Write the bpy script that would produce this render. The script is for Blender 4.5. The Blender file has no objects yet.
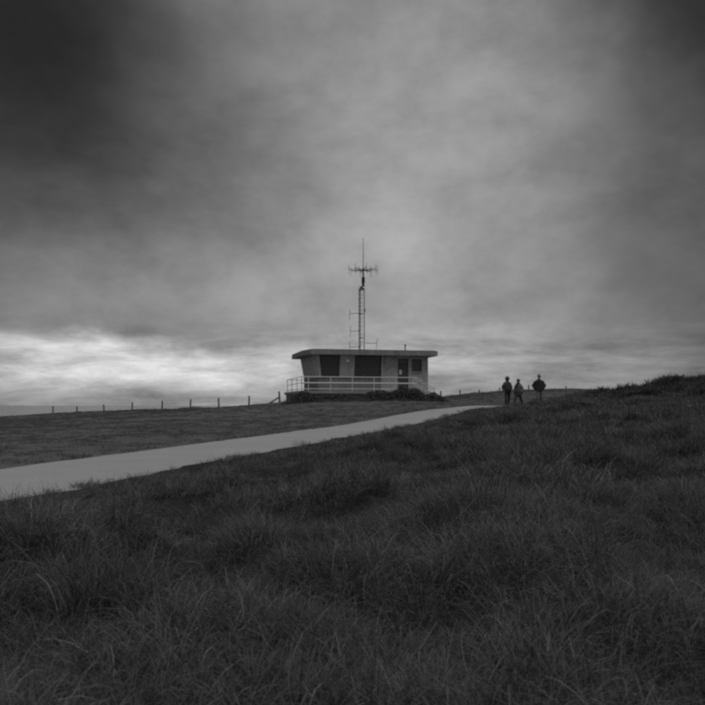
import bpy, bmesh, math, random
import numpy as np
from mathutils import Vector, Matrix

SC = bpy.context.scene
COL = SC.collection
R = math.radians
random.seed(7)
rng = np.random.default_rng(11)

# ------------------------------------------------------------------ camera
EYE = 1.25                      # metres above the ground the photographer stands on
F = 755.0                       # focal length in photograph pixels
HOR = 405.0                     # photograph row of the sea horizon
cam_d = bpy.data.cameras.new('camera')
cam = bpy.data.objects.new('camera', cam_d)
COL.objects.link(cam)
cam.location = (0, 0, EYE)
cam.rotation_euler = (R(90), 0, 0)
cam_d.sensor_width = 36
cam_d.lens = 36 * F / 705
cam_d.shift_y = (HOR - 352.5) / 705
cam_d.clip_start = 0.1
cam_d.clip_end = 60000
cam_d.dof.use_dof = True
cam_d.dof.focus_distance = 30
cam_d.dof.aperture_fstop = 5.0
SC.camera = cam
SC.cycles.filter_width = 3.0
SC.cycles.use_denoising = False
SC.cycles.max_bounces = 5
SC.cycles.diffuse_bounces = 2
SC.cycles.adaptive_threshold = 0.02
SC.cycles.transparent_max_bounces = 4

# ------------------------------------------------------------------ world: an overcast, black-and-white sky
SUN_AZ, SUN_EL = R(150), R(72)
W = bpy.data.worlds.new('World')
SC.world = W
W.use_nodes = True
nt = W.node_tree
nt.nodes.clear()


class G:
    """small node-graph helper"""
    def __init__(s, tree): s.t = tree
    def n(s, kind, **kw):
        nd = s.t.nodes.new(kind)
        for k, v in kw.items(): setattr(nd, k, v)
        return nd
    def put(s, sock, v):
        if hasattr(v, 'is_output') or hasattr(v, 'links'): s.t.links.new(v, sock)
        else: sock.default_value = v
    def m(s, op, a, b=None, c=None, clamp=False):
        nd = s.n('ShaderNodeMath', operation=op, use_clamp=clamp)
        s.put(nd.inputs[0], a)
        if b is not None: s.put(nd.inputs[1], b)
        if c is not None: s.put(nd.inputs[2], c)
        return nd.outputs[0]
    def vec(s, x, y, z):
        nd = s.n('ShaderNodeCombineXYZ')
        for i, v in enumerate((x, y, z)): s.put(nd.inputs[i], v)
        return nd.outputs[0]
    def noise(s, v, scale, detail=4, rough=.55, dist=0.0, lac=2.0):
        nd = s.n('ShaderNodeTexNoise')
        if v is not None: s.put(nd.inputs['Vector'], v)
        nd.inputs['Scale'].default_value = scale
        nd.inputs['Detail'].default_value = detail
        nd.inputs['Roughness'].default_value = rough
        nd.inputs['Distortion'].default_value = dist
        nd.inputs['Lacunarity'].default_value = lac
        return nd.outputs[0]
    def ramp(s, v, a, b, lo, hi):
        nd = s.n('ShaderNodeMapRange', interpolation_type='SMOOTHSTEP')
        s.put(nd.inputs[0], v)
        for i, q in enumerate((a, b, lo, hi)): s.put(nd.inputs[i + 1], q)
        return nd.outputs[0]
    def gauss(s, A, E, a0, e0, sa, se, amp):
        da = s.m('DIVIDE', s.m('SUBTRACT', A, a0), sa)
        de = s.m('DIVIDE', s.m('SUBTRACT', E, e0), se)
        q = s.m('ADD', s.m('MULTIPLY', da, da), s.m('MULTIPLY', de, de))
        return s.m('MULTIPLY', s.m('EXPONENT', s.m('MULTIPLY', q, -1.0)), amp)


g = G(nt)
tc = g.n('ShaderNodeTexCoord').outputs['Generated']
sep = g.n('ShaderNodeSeparateXYZ')
nt.links.new(tc, sep.inputs[0])
dx, dy, dz = sep.outputs
A0 = g.m('MULTIPLY', g.m('ARCTAN2', dx, dy), 180 / math.pi / 10)
E0 = g.m('MULTIPLY', g.m('ARCSINE', dz), 180 / math.pi / 10)
sv3 = g.vec(dx, dy, g.m('MULTIPLY', dz, 1.5))            # cloud texture lives on the sky dome, flattened
w1 = g.m('MULTIPLY', g.m('SUBTRACT', g.noise(sv3, 3.2, 3, .55), .5), 1.1)
w2 = g.m('MULTIPLY', g.m('SUBTRACT', g.noise(g.vec(dy, dx, g.m('MULTIPLY', dz, 2.6)), 5.5, 4, .6), .5), .55)
A = g.m('ADD', A0, w1)
E = g.m('ADD', E0, g.m('MULTIPLY', w2, g.ramp(E0, 0, 1.4, .32, 1.0)))
banks = [  # heavy and thin places of the cloud cover: bearing/10, elevation/10, spreads, brightness
    (0.45, 2.55, 1.00, 0.90, 0.050), (0.20, 1.10, 0.85, 0.55, 0.085), (0.9, 1.7, 0.9, 0.7, 0.03), (0.35, 0.45, 1.0, 0.35, 0.065),
    (-2.3, 1.95, 1.4, 1.0, -0.100), (-2.4, 3.1, 1.3, 1.1, -0.085), (2.8, 2.7, 1.1, 1.2, -0.135),
    (-1.3, 0.85, 0.9, 0.35, 0.050), (1.1, 0.35, 1.0, 0.5, 0.035), (2.6, 0.8, 0.7, 0.8, -0.055), (1.9, 1.5, .5, .8, -.02),
]
L = 0.140
for b in banks:
    L = g.m('ADD', L, g.gauss(A, E, *b))
# the cloud base ends in a ragged edge over the sea; bright thin cloud below it
edge = g.m('ADD', .39, g.m('MULTIPLY', g.m('SUBTRACT', g.noise(g.vec(g.m('MULTIPLY', A0, 1.0), g.m('MULTIPLY', E0, 1.6), 4.0), 1.25, 5, .6), .5), .42))
edge = g.m('SUBTRACT', edge, g.m('MULTIPLY', A0, .025))
band = g.ramp(g.m('SUBTRACT', E0, edge), .12, -.08, 0, 1)
side = g.gauss(A0, E0, -1.45, .3, 1.25, 2.0, 1.0)
L = g.m('ADD', L, g.m('MULTIPLY', g.m('MULTIPLY', band, side), g.ramp(E0, .04, .27, .125, .31)))
# haze bank lying on the sea
L = g.m('SUBTRACT', L, g.m('MULTIPLY', g.ramp(E0, 0.15, 0.03, 0, 0.07), g.ramp(A0, -.6, -1.0, 0, 1)))
# cloud body and wisps
n1 = g.noise(sv3, 4.2, 4, .6, .2)
n2 = g.noise(sv3, 15.0, 5, .72, .1)
n3 = g.noise(g.vec(A0, g.m('MULTIPLY', E0, 4.6), 1.7), 1.7, 5, .64, .3)
body = g.m('ADD', g.ramp(n1, .32, .68, .82, 1.18), g.m('MULTIPLY', g.m('SUBTRACT', n2, .5), .50))
low = g.ramp(E0, .7, .35, 0, 1)
wisp = g.m('ADD', 1.0, g.m('MULTIPLY', g.m('MULTIPLY', g.m('SUBTRACT', n3, .48), 2.0), low))
L = g.m('MULTIPLY', g.m('SMOOTH_MAX', L, 0.008, 0.04), g.m('MULTIPLY', body, wisp))
# below the horizon (only ever seen beyond the water's edge)
L = g.m('MULTIPLY', L, g.ramp(E0, -.06, 0, .35, 1))
sky = g.n('ShaderNodeTexSky', sky_type='NISHITA', sun_disc=False)
sky.sun_elevation = SUN_EL
sky.sun_rotation = SUN_AZ
sky.air_density = 1.0
sky.dust_density = 4.0
bw = g.n('ShaderNodeRGBToBW')
nt.links.new(sky.outputs[0], bw.inputs[0])
bg1 = g.n('ShaderNodeBackground'); bg1.inputs[1].default_value = 0.05
nt.links.new(bw.outputs[0], bg1.inputs[0])
bg2 = g.n('ShaderNodeBackground'); bg2.inputs[1].default_value = 1.0
nt.links.new(L, bg2.inputs[0])
mixw = g.n('ShaderNodeMixShader'); mixw.inputs[0].default_value = 0.97     # cloud hides nearly all clear sky
nt.links.new(bg1.outputs[0], mixw.inputs[1]); nt.links.new(bg2.outputs[0], mixw.inputs[2])
wo = g.n('ShaderNodeOutputWorld')
nt.links.new(mixw.outputs[0], wo.inputs[0])

sun_d = bpy.data.lights.new('sun', 'SUN')
sun_d.energy = 0.9
sun_d.angle = R(35)
sun_d.color = (1, 1, 1)
sun = bpy.data.objects.new('sun', sun_d)
COL.objects.link(sun)
sdir = Vector((math.sin(SUN_AZ) * math.cos(SUN_EL), math.cos(SUN_AZ) * math.cos(SUN_EL), math.sin(SUN_EL)))
sun.rotation_euler = sdir.to_track_quat('Z', 'Y').to_euler()
sun.location = (0, 0, 60)

vs = SC.view_settings
vs.view_transform = 'Standard'
vs.look = 'None'
vs.exposure = 0.65
vs.gamma = 1.0
vs.use_curve_mapping = False


# ------------------------------------------------------------------ helpers
def px(x, d, y=None, h=None):
    """photograph column/row -> world, for a thing known to stand d metres away"""
    X = (x - 352.5) / F * d
    if h is None: h = (HOR - y) / F * d
    return Vector((X, d, h + EYE))


def tag(o, label=None, cat=None, group=None, kind=None):
    for k, v in (('label', label), ('category', cat), ('group', group), ('kind', kind)):
        if v: o[k] = v
    return o


def empty(name, loc, rz=0.0):
    o = bpy.data.objects.new(name, None)
    o.location = loc; o.rotation_euler = (0, 0, rz)
    o.empty_display_size = .3
    COL.objects.link(o)
    return o


def link(name, me, mat=None, parent=None, loc=None):
    o = bpy.data.objects.new(name, me)
    COL.objects.link(o)
    if mat is not None and not me.materials: me.materials.append(mat)
    if parent: o.parent = parent
    if loc is not None: o.location = loc
    return o


class MB:
    def __init__(s): s.v, s.f = [], []
    def hexa(s, c):
        """8 corners: bottom ring 4 (ccw from above), top ring 4"""
        b = len(s.v); s.v += [tuple(q) for q in c]
        for f in ((3, 2, 1, 0), (4, 5, 6, 7), (0, 1, 5, 4), (1, 2, 6, 5), (2, 3, 7, 6), (3, 0, 4, 7)):
            s.f.append(tuple(b + i for i in f))
        return s
    def box(s, x0, x1, y0, y1, z0, z1):
        return s.hexa([(x0, y0, z0), (x1, y0, z0), (x1, y1, z0), (x0, y1, z0),
                       (x0, y0, z1), (x1, y0, z1), (x1, y1, z1), (x0, y1, z1)])
    def prism(s, poly, z0, z1):
        b = len(s.v); n = len(poly)
        s.v += [(x, y, z0) for x, y in poly] + [(x, y, z1) for x, y in poly]
        s.f.append(tuple(b + i for i in range(n - 1, -1, -1)))
        s.f.append(tuple(b + n + i for i in range(n)))
        for i in range(n):
            j = (i + 1) % n
            s.f.append((b + i, b + j, b + n + j, b + n + i))
        return s
    def tube(s, pts, rad, n=6):
        pts = [Vector(p) for p in pts]
        if not hasattr(rad, '__len__'): rad = [rad] * len(pts)
        b = len(s.v)
        for i, p in enumerate(pts):
            t = (pts[min(i + 1, len(pts) - 1)] - pts[max(i - 1, 0)]).normalized()
            ref = Vector((0, 0, 1)) if abs(t.z) < .9 else Vector((1, 0, 0))
            a = t.cross(ref).normalized(); c = t.cross(a)
            for k in range(n):
                q = 2 * math.pi * k / n
                s.v.append(tuple(p + (a * math.cos(q) + c * math.sin(q)) * rad[i]))
        for i in range(len(pts) - 1):
            for k in range(n):
                k2 = (k + 1) % n
                s.f.append((b + i * n + k, b + i * n + k2, b + (i + 1) * n + k2, b + (i + 1) * n + k))
        s.f.append(tuple(b + k for k in range(n - 1, -1, -1)))
        e = b + (len(pts) - 1) * n
        s.f.append(tuple(e + k for k in range(n)))
        return s
    def build(s, name, mat, parent=None, bevel=0.0, smooth=False):
        me = bpy.data.meshes.new(name)
        me.from_pydata(s.v, [], s.f)
        bm = bmesh.new(); bm.from_mesh(me)
        bmesh.ops.recalc_face_normals(bm, faces=bm.faces)
        if bevel:
            ed = [e for e in bm.edges if len(e.link_faces) == 2 and e.calc_face_angle(0) > .4]
            bmesh.ops.bevel(bm, geom=ed, offset=bevel, segments=2, affect='EDGES', clamp_overlap=True)
        bm.to_mesh(me); bm.free()
        if smooth:
            for p in me.polygons: p.use_smooth = True
        return link(name, me, mat, parent)


def mat_new(name):
    m = bpy.data.materials.new(name); m.use_nodes = True
    t = m.node_tree; t.nodes.clear()
    h = G(t)
    out = h.n('ShaderNodeOutputMaterial')
    return m, h, out


def surface(name, base, var=.25, scale=4.0, rough=.85, bump=.0, bscale=30.0, streak=False, detail=6, spec=.25, fine=.0):
    """grey, weathered, procedural"""
    m, h, out = mat_new(name)
    co = h.n('ShaderNodeTexCoord').outputs['Object']
    if streak:
        mp = h.n('ShaderNodeMapping'); mp.inputs['Scale'].default_value = (1, 1, .14)
        h.t.links.new(co, mp.inputs[0]); v = mp.outputs[0]
    else: v = co
    a = h.noise(v, scale, detail, .62, .2)
    b = h.noise(co, scale * 7.3, 4, .6)
    q = h.m('ADD', h.m('MULTIPLY', h.m('SUBTRACT', a, .5), 2 * var), h.m('MULTIPLY', h.m('SUBTRACT', b, .5), var * .8))
    if fine: q = h.m('ADD', q, h.m('MULTIPLY', h.m('SUBTRACT', h.noise(co, 160, 2, .6), .5), fine))
    c = h.m('MULTIPLY', base, h.m('ADD', 1.0, q), clamp=True)
    p = h.n('ShaderNodeBsdfPrincipled')
    h.t.links.new(c, p.inputs['Base Color'])
    p.inputs['Roughness'].default_value = rough
    p.inputs['Specular IOR Level'].default_value = spec
    if bump:
        bn = h.n('ShaderNodeBump'); bn.inputs['Strength'].default_value = bump; bn.inputs['Distance'].default_value = .02
        h.t.links.new(h.noise(co, bscale, 5, .6), bn.inputs['Height'])
        h.t.links.new(bn.outputs[0], p.inputs['Normal'])
    h.t.links.new(p.outputs[0], out.inputs[0])
    return m


def blade_mat(name, base, var=.5, trans=.35):
    m, h, out = mat_new(name)
    at = h.n('ShaderNodeAttribute'); at.attribute_name = 'shade'
    rnd = h.n('ShaderNodeObjectInfo').outputs['Random']
    k = h.m('MULTIPLY', at.outputs['Fac'], h.m('ADD', 1 - var / 2, h.m('MULTIPLY', rnd, var)))
    c = h.m('MULTIPLY', base, k, clamp=True)
    d = h.n('ShaderNodeBsdfPrincipled'); d.inputs['Roughness'].default_value = .6; d.inputs['Specular IOR Level'].default_value = .25
    h.t.links.new(c, d.inputs['Base Color'])
    t = h.n('ShaderNodeBsdfTranslucent'); h.t.links.new(c, t.inputs[0])
    mx = h.n('ShaderNodeMixShader'); mx.inputs[0].default_value = trans
    h.t.links.new(d.outputs[0], mx.inputs[1]); h.t.links.new(t.outputs[0], mx.inputs[2])
    h.t.links.new(mx.outputs[0], out.inputs[0])
    return m


M = dict(
    soil=surface('rough_ground', .05, .45, .9, .95, .6, 14, fine=.3),
    path=surface('worn_tarmac', .29, .17, .55, .9, .6, 90, fine=.45),
    concrete=surface('weathered_concrete', .40, .22, 1.3, .9, .25, 25, streak=True),
    fascia=surface('roof_concrete', .22, .75, 2.4, .9, .3, 20, streak=True),
    render=surface('painted_wall', .37, .55, 2.3, .85, .2, 60, streak=True),
    dado=surface('grey_wall_base', .19, .4, 1.2, .9, .3, 30, streak=True),
    deck=surface('platform_concrete', .26, .25, 1.2, .9, .3, 30),
    glass=surface('dark_glass', .07, .2, 2, .3, spec=.5),
    frame=surface('dark_window_frame', .06, .2, 5, .6),
    door=surface('dark_painted_door', .08, .2, 3, .5, streak=True),
    white=surface('white_rail_paint', .6, .18, 3, .5),
    notice=surface('pale_notice', .66, .1, 9, .6),
    steel=surface('galvanised_steel', .10, .25, 8, .6),
    dark_steel=surface('dark_steel', .04, .2, 8, .6),
    wood=surface('weathered_wood', .12, .4, 6, .9, .4, 40, streak=True),
    sea=None,
)
m, h, out = mat_new('sea_water')
p = h.n('ShaderNodeBsdfPrincipled'); p.inputs['Base Color'].default_value = (.14, .14, .14, 1)
p.inputs['Roughness'].default_value = .24; p.inputs['IOR'].default_value = 1.33
co = h.n('ShaderNodeTexCoord').outputs['Object']
bn = h.n('ShaderNodeBump'); bn.inputs['Strength'].default_value = .06; bn.inputs['Distance'].default_value = 1.0
h.t.links.new(h.noise(co, .06, 6, .6), bn.inputs['Height']); h.t.links.new(bn.outputs[0], p.inputs['Normal'])
h.t.links.new(p.outputs[0], out.inputs[0]); M['sea'] = m
M['grass'] = blade_mat('long_grass', .12, .7)
M['lawn'] = blade_mat('mown_grass', .115, .4)
M['scrub'] = blade_mat('scrub_leaves', .06, .5, .2)
M['bramble'] = blade_mat('bramble_leaves', .085, .4, .2)


# ------------------------------------------------------------------ terrain
def vnoise(x, y, seed=0):
    x = np.asarray(x, float); y = np.asarray(y, float)
    xi = np.floor(x).astype(np.int64); yi = np.floor(y).astype(np.int64)
    fx, fy = x - xi, y - yi
    fx = fx * fx * fx * (fx * (fx * 6 - 15) + 10); fy = fy * fy * fy * (fy * (fy * 6 - 15) + 10)
    def hsh(a, b):
        n = (a * 374761393 + b * 668265263 + seed * 2246822519) & 0xffffffff
        n = ((n ^ (n >> 13)) * 1274126177) & 0xffffffff
        return ((n ^ (n >> 16)) & 0xffff) / 65535.0
    a, b, c, d = hsh(xi, yi), hsh(xi + 1, yi), hsh(xi, yi + 1), hsh(xi + 1, yi + 1)
    return (a * (1 - fx) + b * fx) * (1 - fy) + (c * (1 - fx) + d * fx) * fy


def sstep(a, b, x):
    t = np.clip((np.asarray(x, float) - a) / (b - a), 0, 1)
    return t * t * (3 - 2 * t)


# the path: near-edge points (x, distance, height against the eye)
NEAR = [(-22.0, -24.0, -1.42), (-12.4, -10.0, -1.36), (-8.0, 1.0, -1.28), (-4.67, 10.0, -1.22), (-3.30, 14.9, -1.17), (-1.46, 21.0, -1.086),
        (0.63, 27.3, -.98), (3.65, 35.5, -.70), (8.4, 46.0, -.22), (13.2, 53.5, -.10), (20.0, 61.0, .1), (40.0, 76.0, 1.2)]
PW = 2.6


def spline(P, step):
    P = [Vector(p) for p in P]; outp = []
    for i in range(len(P) - 1):
        p0 = P[max(i - 1, 0)]; p1 = P[i]; p2 = P[i + 1]; p3 = P[min(i + 2, len(P) - 1)]
        n = max(2, int((p2 - p1).length / step))
        for k in range(n):
            t = k / n
            outp.append(.5 * ((2 * p1) + (p2 - p0) * t + (2 * p0 - 5 * p1 + 4 * p2 - p3) * t * t + (3 * p1 - p0 - 3 * p2 + p3) * t ** 3))
    outp.append(P[-1])
    return outp


near = spline(NEAR, .4)
centre = []
for i, p_ in enumerate(near):
    t = (near[min(i + 1, len(near) - 1)] - near[max(i - 1, 0)]); t.z = 0; t.normalize()
    nrm = Vector((-t.y, t.x, 0))                     # to the left / away
    centre.append((p_ + nrm * (PW / 2), nrm))
CP = np.array([[c.x, c.y] for c, n_ in centre])


def path_dist(x, y):
    """signed-less distance to the path's centre line (vectorised, coarse then exact enough)"""
    x = np.asarray(x, float).ravel(); y = np.asarray(y, float).ravel()
    o = np.empty(len(x)); side = np.empty(len(x))
    N_ = np.array([[n_.x, n_.y] for c, n_ in centre])
    for s in range(0, len(x), 20000):
        e = min(s + 20000, len(x))
        dx_ = x[s:e, None] - CP[None, :, 0]; dy_ = y[s:e, None] - CP[None, :, 1]
        d2 = dx_ * dx_ + dy_ * dy_
        k = d2.argmin(1); r = np.arange(e - s)
        o[s:e] = np.sqrt(d2[r, k])
        side[s:e] = dx_[r, k] * N_[k, 0] + dy_[r, k] * N_[k, 1]
    return o, side


CTRL = [(0, -40, -1.6), (-45, -40, -1.9), (45, -40, -.6), (-60, 0, -1.55), (60, 0, .9), (70, 60, 3.0), (-70, 60, -1.9), (-90, 105, -2.4),
        (0, 0, -1.25), (-3, 3, -1.27), (4, 3, -1.2), (3, 8, -1.12), (6, 12, -.92), (10, 20, -.62), (5, 25, -.80), (15, 10, -.7), (20, 25, -.2),
        (-18.7, 40, -1.27), (-30, 65, -1.35), (-39.7, 85, -1.40), (-31.8, 80, -.95), (-25, 76, -.74), (-18.2, 72, -.52),
        (-12.0, 68, -.31), (-8.9, 65, -.20), (-6.0, 62, .03), (-11.4, 45, -.80), (-6.1, 45, -.60),
        (-5, 55, .15), (0, 54, .22), (6, 56, .28), (9, 60, .45), (-3, 63, .28), (5, 66, .5), (1, 48, -.2), (6, 50, -.05),
        (9, 66, .60), (13, 68, .72), (7.3, 39, -.27), (8.8, 42.3, -.10), (10.5, 43.5, -.06), (12.0, 43, .0), (11.4, 36, -.12), (14.5, 38, .08), (17, 36, .12),
        (14.1, 46, .45), (15.6, 44, .68), (17.1, 42, .98), (19.6, 42, 1.18), (25, 42, 1.6), (36, 46, 2.2), (30, 30, .6),
        (17.6, 75, 1.35), (13.5, 75, .95), (22, 74, 1.0), (28, 80, 1.5), (60, 95, 2.6), (100, 100, 3)]
for i, (x, d, hh) in enumerate(NEAR):
    CTRL.append((x, d, hh))
    k = min(range(len(near)), key=lambda j: (near[j].x - x) ** 2 + (near[j].y - d) ** 2)
    n_ = centre[k][1]
    CTRL.append((x + n_.x * PW, d + n_.y * PW, hh + .03))
CT = np.array(CTRL, float)
_n = len(CT)


def _tps(r2): return np.where(r2 > 1e-9, r2 * np.log(r2 + 1e-12), 0.0)


_K = _tps((CT[:, None, 0] - CT[None, :, 0]) ** 2 + (CT[:, None, 1] - CT[None, :, 1]) ** 2)
_P = np.c_[np.ones(_n), CT[:, :2]]
_S = np.block([[_K + np.eye(_n) * 6.0, _P], [_P.T, np.zeros((3, 3))]])
_W = np.linalg.solve(_S, np.r_[CT[:, 2], np.zeros(3)])

EDGE = np.array([(-200, 165), (-110, 128), (-60, 101), (-42, 91), (-31, 84), (-9, 70.0), (0, 71), (10, 78), (20, 86), (40, 97), (90, 115), (200, 150)], float)


def terrain(x, y, fine=True):
    x = np.asarray(x, float); y = np.asarray(y, float); shp = x.shape
    x = x.ravel(); y = y.ravel()
    z = np.empty(len(x))
    for s in range(0, len(x), 30000):
        e = min(s + 30000, len(x))
        k = _tps((x[s:e, None] - CT[None, :, 0]) ** 2 + (y[s:e, None] - CT[None, :, 1]) ** 2)
        z[s:e] = k @ _W[:_n] + _W[_n] + x[s:e] * _W[_n + 1] + y[s:e] * _W[_n + 2]
    z = np.clip(z, -3, 4.5)
    pd, side = path_dist(x, y)
    rough = sstep(PW / 2 + .2, PW / 2 + 3.5, pd) * (side < 0)
    lawn = sstep(PW / 2 + .1, PW / 2 + 2, pd) * (side >= 0)
    near_hut = sstep(4, 9, np.hypot(x - 1.5, (y - 59) * 1.0))
    hum = (vnoise(x / 1.15, y / 1.0, 3) ** 1.6) * .44 + (vnoise(x / .42, y / .40, 5) ** 1.6) * .26 + vnoise(x / 4, y / 4, 9) * .14 - .28
    near_cam = .45 + .55 * sstep(.5, 5, np.hypot(x, y))
    z = z + hum * rough * near_cam - .07 * (side < 0) * sstep(PW / 2 + .1, PW / 2 + .9, pd) * sstep(PW / 2 + 4.5, PW / 2 + 1.5, pd)
    z = z + ((vnoise(x / 3.1, y / 2.7, 21) - .5) * .14 + (vnoise(x / .8, y / .8, 22) - .5) * .035) * lawn * near_hut
    # overgrown bank heaped against the hut platform
    mu = (x + 2.6) * math.cos(R(12)) + (y - 57.7) * math.sin(R(12)); mv = -(x + 2.6) * math.sin(R(12)) + (y - 57.7) * math.cos(R(12))
    z = z + (.13 + .20 * np.exp(-((mu - 6.0) / 1.6) ** 2) + .10 * (vnoise(x / .9, y / .9, 33) - .5)) * np.exp(-((mv + 2.9) / .8) ** 2) * sstep(-3.4, -1.6, mu) * sstep(9.3, 7.6, mu)
    # cliff
    ey = np.interp(x, EDGE[:, 0], EDGE[:, 1]) + (vnoise(x / 6, x * 0, 40) - .5) * 3
    over = y - ey
    z = z - sstep(0, 9, over) * 38 - np.clip(over - 9, 0, 40) * .25
    if fine:
        z = z - .05 * sstep(PW / 2 + .15, PW / 2 - .15, pd)
    return (z + EYE).reshape(shp)


def th(x, y): return float(terrain(np.array([x]), np.array([y]), False)[0])


def axis(segs):
    o = [segs[0][0]]
    for a, b, st in segs:
        n = max(1, int(round((b - a) / st)))
        o += [a + (b - a) * (k + 1) / n for k in range(n)]
    return np.array(o)


gx = axis([(-200, -70, 6), (-70, -30, 1.2), (-30, -8, .5), (-8, 9, .16), (9, 26, .34), (26, 60, 1.2), (60, 200, 7)])
gy = axis([(-60, -4, 3), (-4, .5, .3), (.5, 16, .14), (16, 50, .3), (50, 105, .55), (105, 190, 4)])
XX, YY = np.meshgrid(gx, gy)
ZZ = terrain(XX, YY)
nx_, ny_ = len(gx), len(gy)
V = np.c_[XX.ravel(), YY.ravel(), ZZ.ravel()]
ii = (np.arange(ny_ - 1)[:, None] * nx_ + np.arange(nx_ - 1)[None, :]).ravel()
FQ = np.c_[ii, ii + 1, ii + 1 + nx_, ii + nx_]
me = bpy.data.meshes.new('ground')
me.vertices.add(len(V)); me.vertices.foreach_set('co', V.ravel())
me.loops.add(FQ.size); me.loops.foreach_set('vertex_index', FQ.ravel())
me.polygons.add(len(FQ)); me.polygons.foreach_set('loop_start', np.arange(0, FQ.size, 4)); me.polygons.foreach_set('loop_total', np.full(len(FQ), 4))
me.polygons.foreach_set('use_smooth', np.ones(len(FQ), bool))
me.update(); me.validate()
# short worn turf everywhere, soil and thatch under the long grass: told apart by a plain attribute
pd_, sd_ = path_dist(V[:, 0], V[:, 1])
at = me.attributes.new('turf', 'FLOAT', 'POINT')
at.data.foreach_set('value', (sstep(0, .6, sd_)).astype(np.float32))
gm, h, out = mat_new('grassland')
co = h.n('ShaderNodeTexCoord').outputs['Object']
ta = h.n('ShaderNodeAttribute'); ta.attribute_name = 'turf'
big = h.noise(co, .22, 5, .6); mid = h.noise(co, 1.6, 6, .65); fin = h.noise(co, 26, 4, .7)
q = h.m('ADD', h.m('MULTIPLY', h.m('SUBTRACT', big, .5), .5), h.m('ADD', h.m('MULTIPLY', h.m('SUBTRACT', mid, .5), .55), h.m('MULTIPLY', h.m('SUBTRACT', fin, .5), .9)))
base = h.m('ADD', .030, h.m('MULTIPLY', ta.outputs['Fac'], .070))
c = h.m('MULTIPLY', base, h.m('ADD', 1, q), clamp=True)
p = h.n('ShaderNodeBsdfPrincipled'); p.inputs['Roughness'].default_value = 1; p.inputs['Specular IOR Level'].default_value = .05
h.t.links.new(c, p.inputs['Base Color'])
bn = h.n('ShaderNodeBump'); bn.inputs['Strength'].default_value = .8; bn.inputs['Distance'].default_value = .03
h.t.links.new(fin, bn.inputs['Height']); h.t.links.new(bn.outputs[0], p.inputs['Normal'])
h.t.links.new(p.outputs[0], out.inputs[0])
tag(link('ground', me, gm), kind='structure')

# path
mb = MB(); rows = 9
for i, (c, n_) in enumerate(centre):
    wl = PW / 2 + .05 + .10 * (vnoise(i * .21, 1.0, 51) - .5) + .12 * (vnoise(i * .9, 2.0, 52) - .5)
    wr = PW / 2 + .30 + .16 * (vnoise(i * .19, 3.0, 53) - .5) + .16 * (vnoise(i * .8, 4.0, 54) - .5)
    for k in range(rows):
        s = -wr + (wl + wr) * k / (rows - 1)
        x, y = c.x + n_.x * s, c.y + n_.y * s
        mb.v.append((x, y, 0))
V2 = np.array(mb.v); z = terrain(V2[:, 0], V2[:, 1], False)
cr = np.tile(1 - (np.linspace(-1, 1, rows)) ** 2, len(centre)) * .03
mb.v = [tuple(q) for q in np.c_[V2[:, :2], z + .012 + cr]]
for i in range(len(centre) - 1):
    for k in range(rows - 1):
        a = i * rows + k
        mb.f.append((a, a + rows, a + rows + 1, a + 1))
tag(mb.build('path', M['path'], smooth=True), kind='structure')

# sea
mb = MB(); mb.v = [(-30000, -2000, -36), (30000, -2000, -36), (30000, 45000, -36), (-30000, 45000, -36)]; mb.f = [(0, 1, 2, 3)]
tag(mb.build('sea', M['sea']), kind='structure')


# ------------------------------------------------------------------ grass
def tuft_mesh(name, n, rad, lmin, lmax, width, segs, lean, spread, seed, straw=.08, mat=None, leafy=False):
    r = np.random.default_rng(seed)
    vs_, fs_, sh = [], [], []
    wind = np.array([.55, -.25])
    for i in range(n):
        a = r.uniform(0, 2 * math.pi); q = rad * math.sqrt(r.uniform(0, 1))
        p0 = np.array([q * math.cos(a), q * math.sin(a), -.03])
        az = a + r.normal(0, .9)
        out_ = np.array([math.cos(az), math.sin(az)]) * spread * r.uniform(.15, 1.0) + wind * lean * r.uniform(.2, 1.4)
        ln = r.uniform(lmin, lmax) * (1 if r.random() > .12 else 1.35)
        w = width * r.uniform(.6, 1.25)
        face = r.uniform(0, math.pi); wd = np.array([math.cos(face), math.sin(face), 0]) * w
        shade = r.uniform(.55, 1.25) if r.random() > straw else r.uniform(1.5, 2.5)
        droop = r.uniform(.4, 1.5)
        b = len(vs_)
        pos = p0.copy(); dirz = np.array([out_[0] * .25, out_[1] * .25, 1.0])
        for s in range(segs + 1):
            t = s / segs
            if leafy: wf = math.sin(math.pi * (.12 + .86 * t))
            else: wf = 1 - t ** 2.2 * .92
            vs_.append(pos - wd * wf * .5); vs_.append(pos + wd * wf * .5); sh += [shade, shade]
            dd = dirz + np.array([out_[0], out_[1], -droop * t * 1.2]) * (t + .25) * 1.5
            dd /= np.linalg.norm(dd)
            pos = pos + dd * ln / segs
        for s in range(segs):
            c_ = b + s * 2
            fs_.append((c_, c_ + 1, c_ + 3, c_ + 2))
    me_ = bpy.data.meshes.new(name)
    me_.from_pydata([tuple(v) for v in vs_], [], fs_)
    at_ = me_.attributes.new('shade', 'FLOAT', 'POINT'); at_.data.foreach_set('value', np.array(sh, np.float32))
    for p__ in me_.polygons: p__.use_smooth = True
    me_.materials.append(mat)
    return me_


def variants(cname, meshes):
    c_ = bpy.data.collections.new(cname)         # never linked to the scene: only a store of shapes
    for i, me_ in enumerate(meshes):
        o = bpy.data.objects.new(f'{cname}_{i:02d}', me_); c_.objects.link(o)
    return c_


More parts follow.
